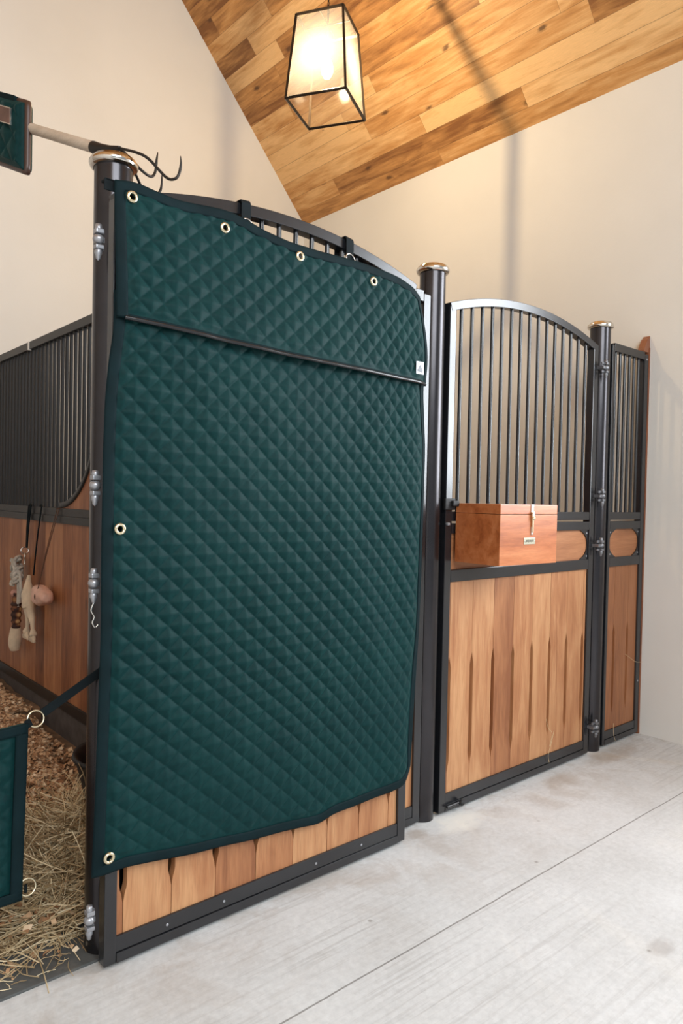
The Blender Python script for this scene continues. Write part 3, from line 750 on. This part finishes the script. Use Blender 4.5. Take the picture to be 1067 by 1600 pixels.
# ------------------------------------------------------------------ stall guard across the doorway
sg = thing('stall_guard', (-3.95, -.005, .24), 'dark green quilted stall guard strung low across the open stall doorway', 'stall guard')
gx0, gx1 = -4.42, -3.488
def gpt(s, t):
    x = gx1 + (gx0 - gx1) * s; zt_ = .728 - .02 * math.sin(PI * s); zb_ = .243 + .0 * s
    z = zt_ + (zb_ - zt_) * t; e = min(x - gx0, gx1 - x, zt_ - z, z - zb_)
    h = pillow(x / .09, z / .075, .015) * max(0, min(1, (e - .034) / .015))
    return Vector((x - .01 * t, -.012 - .018 - h - .008 * nz(x, z, 3, 2), z))
vs, fs = surf(180, 100, gpt); m_ = MB(); m_.add(vs, fs, True); o = m_.build('quilted_panel', M_quilt, sg); md = o.modifiers.new('s', 'SOLIDIFY'); md.thickness = .012
def gstrip(fn, n):
    vs, fs = surf(n, 4, fn); m_ = MB(); m_.add(vs, fs, True); o = m_.build('edge_binding', M_binding, sg); md = o.modifiers.new('s', 'SOLIDIFY'); md.thickness = .006; md.offset = 0
gstrip(lambda u, v: gpt(-.002 + .034 * v, u) + Vector((0, -.005, 0)), 60)
gstrip(lambda u, v: gpt(1.002 - .034 * v, u) + Vector((0, -.005, 0)), 60)
gstrip(lambda u, v: gpt(u, -.003 + .055 * v) + Vector((0, -.005, 0)), 60)
gstrip(lambda u, v: gpt(u, 1.003 - .055 * v) + Vector((0, -.005, 0)), 60)
def ring(cx, cy, cz, r, tr, name, parent, mat, tilt=0.3):
    P = [(cx + r * math.cos(a), cy + r * math.sin(a) * math.sin(tilt), cz + r * math.sin(a) * math.cos(tilt)) for a in [2 * PI * i / 28 for i in range(28)]]
    return MB().tube(P, tr, 8, closed=True).build(name, mat, parent)
ring(-3.462, -.022, .735, .022, .0027, 'ring', sg, M_brass); ring(-3.479, -.022, .268, .022, .0027, 'ring', sg, M_brass)
def band(a, b_, w, th, name, mat, parent):
    a, b_ = Vector(a), Vector(b_); d = (b_ - a).normalized(); n = Vector((0, -1, 0)); s = d.cross(n).normalized()
    vs = [p + s * w * i + n * th * j for p in (a, b_) for i, j in ((-1, -1), (1, -1), (1, 1), (-1, 1))]
    m_ = MB(); m_.add(vs, [(0, 1, 2, 3), (4, 5, 6, 7), (0, 1, 5, 4), (1, 2, 6, 5), (2, 3, 7, 6), (3, 0, 4, 7)]); return m_.build(name, mat, parent)
band((-3.443, -.022, .747), (-3.285, -.050, .850), .0125, .0022, 'strap', M_black, sg)
band((-3.49, -.030, .724), (-3.476, -.026, .731), .011, .003, 'ring_tab', M_black, sg)
band((-3.49, -.030, .268), (-3.482, -.026, .268), .011, .003, 'ring_tab', M_black, sg)

# snap hook hanging under a hinge
snp = MB().tube(spl([(-3.331, -.094, 1.056), (-3.338, -.094, 1.035), (-3.329, -.094, 1.016), (-3.334, -.094, 1.000), (-3.326, -.094, .986), (-3.318, -.094, .993)]), .0026, 8)
snp = snp.build('snap_hook', M_silver); place_base(snp, (-3.331, -.094, 1.056)); tag(snp, 'small silver snap hook hanging below the hinge left of the cover', 'hook')

# ------------------------------------------------------------------ things hanging on the partition
# toys are laid out on the partition's own grid (y, z), then set to their real size
MB.tmap = lambda p: (p[0], .9 * p[1] - .236, .9 * p[2] + .147)
XF = XP - .024            # face of the middle rail towards the stall
def sag(a, b_, r, name, mat, parent): return MB().tube(spl([a, ((a[0] + b_[0]) / 2 - .003, (a[1] + b_[1]) / 2, (a[2] + b_[2]) / 2), b_]), r, 8).build(name, mat, parent)
M_rope = plain('grey_rope', (.48, .44, .38), .9, 0, .3, .5, 400)
M_cord = plain('brown_cord', (.10, .045, .025), .8, 0, .3)
# knotted rope toy on a black lead
rt_ = thing('rope_toy', (XF - .03, 2.50, .45), 'knotted grey rope toy with patterned brown stick end, leftmost on the partition', 'toy')
sag((XF - .006, 2.945, 1.255), (XF - .02, 2.965, .975), .006, 'lead', M_black, rt_)
sag((XF - .006, 2.985, 1.255), (XF - .02, 2.975, .975), .005, 'lead', M_black, rt_)
MB().tube([(XF - .003, 2.945 + .004 * i, 1.255 + .012 * math.sin(PI * i / 10)) for i in range(11)], .006, 8).build('lead', M_black, rt_)
ring(XF - .026, 2.985, .955, .022, .004, 'ring', rt_, M_silver, .1)
MB().tube(spl([(XF - .026, 2.975, .935), (XF - .030, 2.965, .915), (XF - .026, 2.985, .885), (XF - .03, 2.97, .87), (XF - .028, 2.98, .85)]), .006, 8).build('snap_hook', M_silver, rt_)
kn = MB()
for q in range(9):
    P = []
    for i in range(24):
        a = 2 * PI * i / 24 * (1 + (q % 2)) + q; P.append((XF - .05 + .028 * math.sin(a * 1.3 + q), 3.06 + .050 * math.cos(a + q * 1.3), .81 + .062 * math.sin(a * .8 + q * .7) + .01 * q - .04))
    kn.tube(spl(P, 3), .0105, 7)
kn.tube(spl([(XF - .05, 3.12, .86), (XF - .05, 3.17, .885), (XF - .05, 3.20, .872)]), .007, 7).tube(spl([(XF - .05, 3.03, .76), (XF - .045, 3.04, .66), (XF - .04, 3.07, .57)]), .010, 7).tube(spl([(XF - .05, 3.0, .80), (XF - .045, 2.99, .70), (XF - .04, 3.03, .60)]), .009, 7)
kn.build('rope_knot', M_rope, rt_)
def pattern_mat():
    m, nt, b = newmat('brown_patterned_cloth'); N = NT(nt); v, x, y, z = N.obj()
    vo = N.n('ShaderNodeTexVoronoi'); vo.inputs['Scale'].default_value = 26; N.L(v, vo.inputs['Vector'])
    N.L(N.ramp(vo.outputs['Distance'], [(.25, (.55, .33, .14)), (.42, (.20, .075, .03)), (.6, (.045, .02, .015))]), b.inputs['Base Color']); b.inputs['Roughness'].default_value = .85
    return m
M_pat = pattern_mat()
M_cream = plain('cream_plush', (.66, .53, .38), .9, 0, .2, .5, 500, .3)
tb = [(XF - .04, 3.08, .66), (XF - .045, 3.085, .60), (XF - .042, 3.09, .54), (XF - .04, 3.10, .46), (XF - .04, 3.105, .40)]
MB().tube(spl(tb, 8), [.020 + .010 * math.sin(PI * min(1, i / 30)) + .004 * math.sin(i * 1.4) for i in range(33)], 12).build('patterned_body', M_pat, rt_)
MB().ball((XF - .045, 3.11, .655), .034, 14, (.8, 1.1, .8)).build('pink_tip', plain('pink_plush', (.50, .26, .20), .9, 0, .2), rt_)
MB().tube(spl([(XF - .04, 3.105, .42), (XF - .04, 3.115, .36), (XF - .042, 3.118, .30), (XF - .04, 3.12, .262)], 8), [.022 + .016 * math.sin(PI * min(1, (i + 4) / 30)) for i in range(25)], 12).build('cream_end', M_cream, rt_)

MB.tmap = lambda p: (p[0], 1.05 * p[1] - .236 - .15 * 2.87 - .045, .9 * p[2] + .147)
# plush animal toy hanging head up by a cord
ps = thing('plush_toy', (XF - .03, 2.34, .48), 'limp beige plush animal with two dangling legs right beside the rope toy', 'toy')
sag((XF - .006, 2.80, 1.255), (XF - .012, 2.90, .80), .0045, 'cord', M_black, ps)
MB().tube([(XF - .003, 2.80 + .003 * i, 1.255 + .012 * math.sin(PI * i / 10)) for i in range(11)], .0045, 8).build('cord', M_black, ps)
def skin(name, verts, edges, radii, mat, parent, root=0, sub=2):
    me = bpy.data.meshes.new(name); o = bpy.data.objects.new(name, me); COL.objects.link(o); o.parent = parent; off = origin(parent)
    me.from_pydata([tuple(Vector(MB.tmap(v)) - off) for v in verts], edges, []); me.materials.append(mat)
    o.modifiers.new('k', 'SKIN'); sv = me.skin_vertices[0].data
    for i, r in enumerate(radii): sv[i].radius = (r, r) if isinstance(r, float) else r; sv[i].use_root = (i == root)
    m_ = o.modifiers.new('s', 'SUBSURF'); m_.levels = sub; m_.render_levels = sub
    k = o.modifiers[0]; k.use_smooth_shade = True
    return o
bxx = XF - .045
V = [(bxx + .02, 2.935, .80), (bxx + .01, 2.92, .755), (bxx, 2.895, .70), (bxx, 2.875, .64), (bxx, 2.865, .585), (bxx, 2.880, .545), (bxx, 2.890, .49), (bxx, 2.895, .455), (bxx, 2.825, .545), (bxx, 2.810, .49), (bxx, 2.805, .455), (bxx, 2.915, .435), (bxx, 2.900, .412), (bxx, 2.800, .438), (bxx, 2.790, .412)]
E_ = [(0, 1), (1, 2), (2, 3), (3, 4), (4, 5), (5, 6), (6, 7), (4, 8), (8, 9), (9, 10), (7, 11), (11, 12), (10, 13), (13, 14)]
skin('body', V, E_, [.010, .018, .034, .042, .038, .022, .013, .012, .021, .013, .012, .026, .020, .026, .020], M_cream, ps, 3)
for yf_, ys in ((2.905, (2.94, 2.905, 2.875)), (2.797, (2.82, 2.797, 2.775))):
    ear = MB()
    for yy in ys: ear.tube(spl([(bxx, yf_ * .8 + yy * .2, .425), (bxx - .004, yy, .398), (bxx, yy + .002, .382)]), [.012] * 10 + [.010] * 8 + [.006] * 3, 8)
    ear.build('frayed_foot', M_cream, ps)

MB.tmap = lambda p: (p[0], 1.2 * p[1] - .236 - .3 * 2.65 - .09, 1.1 * p[2] + .147 - .2 * .72)
# pink salt lick on a cord
sl = thing('salt_lick', (XF - .05, 2.16, .73), 'pinkish lick stone with dark hole on thin cords beside the plush toy', 'lick stone')
bm = bmesh.new(); bmesh.ops.create_icosphere(bm, subdivisions=4, radius=1.0)
for v in bm.verts:
    p = v.co; q = Vector((math.copysign(abs(p.x) ** .75, p.x) * .045, math.copysign(abs(p.y) ** .6, p.y) * .083, math.copysign(abs(p.z) ** .75, p.z) * .052))
    q.z *= 1 - .35 * (q.y < 0) * abs(q.y) / .083; q.z += .10 * (-q.y) * -.35
    q += Vector((1, 1, 1)) * .003 * noise.noise(p * 2.5)
    v.co = q + Vector((XF - .05, 2.66, .705))
m_ = MB(); bm.verts.index_update(); m_.add([v.co.copy() for v in bm.verts], [[v.index for v in f.verts] for f in bm.faces], True); bm.free()
m_.build('stone', plain('pink_salt', (.70, .42, .32), .45, 0, .22, .4, 60), sl)
MB().ball((XF - .092, 2.645, .705), .013, 12, (.5, 1, 1.3)).build('cord_knot', M_cord, sl)
sag((XF - .004, 2.590, 1.143), (XF - .07, 2.66, .755), .0025, 'cord', M_cord, sl); sag((XF - .004, 2.565, 1.143), (XF - .085, 2.65, .715), .0025, 'cord', M_cord, sl)
for yy in (2.590, 2.565): MB().tube([(XF - .003, yy, 1.143), (XF - .003, yy + .005, 1.152), (XF + .02, yy, 1.158)], .0025, 6).build('cord', M_cord, sl)

MB.tmap = None
# ------------------------------------------------------------------ stall floor: rubber mat, shavings, hay, tub
def mat_mat():
    m, nt, b = newmat('dusty_rubber_mat'); N = NT(nt); v, x, y, z = N.obj()
    f = N.noise(v, 6, 6, .7); N.L(N.ramp(f, [(.3, (.055, .062, .062)), (.55, (.095, .10, .10)), (.75, (.17, .16, .14))]), b.inputs['Base Color']); b.inputs['Roughness'].default_value = .85
    N.bump(N.noise(v, 120, 3), .4, .002, b); return m
rm = MB().box(-4.66, XP - .002, -.062, 3.27, 0, .008, .002).build('rubber_mat', mat_mat()); place_base(rm, (-3.8, 1.6, 0)); tag(rm, 'dusty grey rubber floor mat under the bedding at the stall doorway', 'mat')

def bed_h(x, y):
    e = max(0, min(1, (y - .42 - .12 * math.sin(x * 5)) / .5))
    gap = max(0, min(1, (2.25 - y) / .7)) * .16
    r = max(0, min(1, (XP - .03 - gap - x - .06 * nz(x, y, 5, 1)) / .16)) if gap > 0 else 1
    return .008 + (.072 + .018 * nz(x, y, 3, 2) + .012 * nz(x, y, 11, 3)) * e ** .7 * r ** .6 + .03 * max(0, (y - 2.2)) * r * e

def chip_mat():
    m, nt, b = newmat('pine_shavings'); N = NT(nt); v, x, y, z = N.obj()
    ge = N.n('ShaderNodeNewGeometry'); rp = ge.outputs['Random Per Island']
    wn = N.n('ShaderNodeTexWhiteNoise', noise_dimensions='1D'); N.L(rp, wn.inputs['W'])
    N.L(N.ramp(wn.outputs['Value'], [(0.0, (.30, .15, .07)), (.4, (.50, .29, .155)), (.75, (.70, .48, .29)), (1.0, (.90, .74, .54))]), b.inputs['Base Color']); b.inputs['Roughness'].default_value = .8
    return m
M_chip = chip_mat()
rb_ = random.Random(3)
mb = MB()
vs, fs = surf(70, 90, lambda s, t: Vector((-4.6 + (4.6 + XP - .01) * s, .3 + 2.96 * t, max(.0085, bed_h(-4.6 + (4.6 + XP - .01) * s, .3 + 2.96 * t) - .004))))
base = MB(); base.add(vs, fs, True)
def chip(x, y, z, sz):
    a = rb_.uniform(0, 2 * PI); tl = rb_.gauss(0, .5); w = sz * rb_.uniform(.45, .8); L = sz; c = rb_.uniform(.2, 1.1)
    M = Matrix.Translation((x, y, z)) @ Matrix.Rotation(a, 4, 'Z') @ Matrix.Rotation(tl, 4, 'X') @ Matrix.Rotation(rb_.gauss(0, .5), 4, 'Y')
    P = []
    for i in range(4):
        u = i / 3 - .5; zz = c * L * (.25 - u * u) ; P += [(u * L * 2, -w, zz), (u * L * 2, w, zz)]
    mb.add(P, [(0, 1, 3, 2), (2, 3, 5, 4), (4, 5, 7, 6)], False, M)
for i in range(19000):
    y = .45 + (rb_.random() ** 1.1) * 2.75
    x = rb_.uniform(-3.62 + .25 * min(y, 2), XP - .06) if rb_.random() < .85 else rb_.uniform(-4.5, XP - .06)
    h = bed_h(x, y)
    if h < .016 and rb_.random() < .75: continue
    chip(x, y, h + rb_.uniform(.001, .012), rb_.uniform(.006, .015))
for i in range(500): chip(rb_.uniform(-3.8, -3.15), rb_.uniform(-.0, .6), .0095 + rb_.uniform(0, .004), rb_.uniform(.004, .010))
for i in range(1500):
    x, y = rb_.gauss(-3.2, .2), rb_.gauss(.55, .25)
    if y > .12 and x < XP - .1: chip(x, y, .03 + .09 * math.exp(-((x + 3.05) / .25) ** 2 - ((y - .55) / .26) ** 2) + rb_.uniform(0, .03), rb_.uniform(.006, .014))
sh = mb.build('wood_shavings', M_chip); place_base(sh, (-3.6, 1.6, .008)); tag(sh, 'thick bedding of curled brown and cream wood shavings covering the stall floor', 'bedding', kind='stuff')
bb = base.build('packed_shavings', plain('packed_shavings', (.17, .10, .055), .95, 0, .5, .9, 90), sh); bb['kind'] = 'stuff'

def hay_mat():
    m, nt, b = newmat('dry_hay'); N = NT(nt); ge = N.n('ShaderNodeNewGeometry')
    N.L(N.ramp(ge.outputs['Random Per Island'], [(0, (.20, .13, .06)), (.35, (.42, .31, .17)), (.7, (.64, .50, .30)), (1, (.84, .73, .50))]), b.inputs['Base Color']); b.inputs['Roughness'].default_value = .7
    return m
M_hay = hay_mat()
hb = MB()
def strand(x, y, z, L, r, flat=.35):
    a = rb_.uniform(0, 2 * PI); el = rb_.gauss(0, flat); p = Vector((x, y, z)); d = Vector((math.cos(a) * math.cos(el), math.sin(a) * math.cos(el), math.sin(el)))
    P = [p]; bend = Vector((rb_.gauss(0, 1), rb_.gauss(0, 1), rb_.gauss(0, .4))) * rb_.choice((.25, .5, .9))
    for k in range(5):
        d = (d + bend * .5).normalized(); p = p + d * (L / 5)
        if p.z < .011: p.z = .011 + rb_.random() * .004
        if p.x > XP - .05: p.x = XP - .05
        if p.x > -3.34 and p.y < .075: p.y = .075
        if (p.x - P1) ** 2 + p.y ** 2 < .0042: p.y = .075
        P.append(p)
    hb.tube(P, r, 3, cap=False)
def hay_h(x, y):
    return .09 * math.exp(-((x + 3.05) / .25) ** 2 - ((y - .55) / .26) ** 2) + .10 * math.exp(-((x + 3.15) / .22) ** 2 - ((y - .38) / .22) ** 2)
for i in range(4300):
    q = rb_.random()
    if q < .5: x, y = rb_.gauss(-3.12, .15), rb_.gauss(.52, .16)
    elif q < .93: x, y = rb_.gauss(-3.24, .14), rb_.gauss(.32, .15)
    else: x, y = rb_.gauss(-3.5, .2), rb_.gauss(.35, .12)
    if y < .07 or x > XP - .05: continue
    h = .012 + hay_h(x, y) + (bed_h(x, y) if y > .4 else 0)
    strand(x, y, h * rb_.uniform(.55, 1.02), rb_.uniform(.08, .26), rb_.uniform(.0010, .0021))
for i in range(60): strand(rb_.uniform(-3.6, -3.2), rb_.uniform(-.04, .15), .011, rb_.uniform(.02, .09), .0011, .02)
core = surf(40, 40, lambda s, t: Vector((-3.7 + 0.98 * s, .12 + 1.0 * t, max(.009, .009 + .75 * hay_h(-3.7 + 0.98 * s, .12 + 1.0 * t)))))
hay = hb.build('hay', M_hay); place_base(hay, (-3.1, .6, .01)); tag(hay, 'tangled pile of dry hay just inside the doorway beside the open door', 'hay', kind='stuff')
cm = MB(); cm.add(core[0], core[1], True); 
# the packed heart of the pile belongs to the hay
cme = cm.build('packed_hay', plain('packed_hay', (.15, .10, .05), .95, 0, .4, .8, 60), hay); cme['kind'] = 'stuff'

# black tub in the corner behind the post
tbx, tby = -2.895, .62
tub = thing('rubber_tub', (tbx, tby, .03), 'black rubber feed tub half hidden behind the nearest post in the hay', 'tub')
MB().lathe([(.10, .012), (.125, .02), (.175, .25), (.195, .325), (.208, .335), (.204, .350), (.188, .342), (.165, .25), (.12, .05), (.0005, .045)], (tbx, tby, 0), 40).build('tub_body', M_rubber, tub)

# a few stray straws on the fronts
def straw(P, label):
    o = MB().tube(spl(P, 6), .0011, 5).build('straw', M_hay); place_base(o, P[-1]); tag(o, label, 'straw', 'stray straws on the stall fronts')
straw([(-.985, -.0535, .275), (-.965, -.054, .225), (-.93, -.055, .19), (-.95, -.054, .13)], 'pale bent straw stuck low on the closed stall door')
straw([(-.915, -.055, .20), (-.935, -.056, .15), (-.965, -.058, .09), (-.955, -.058, .05)], 'second pale straw crossing the bottom rail of the closed stall door')
straw([(-.19, -.048, .50), (-.14, -.05, .475), (-.07, -.055, .44), (.005, -.06, .43)], 'long pale straw poking sideways from the narrow panel by the wall')
straw([(-.30, -.049, .12), (-.30, -.052, .06), (-.285, -.056, .02)], 'short straw over the bottom rail of the narrow panel')
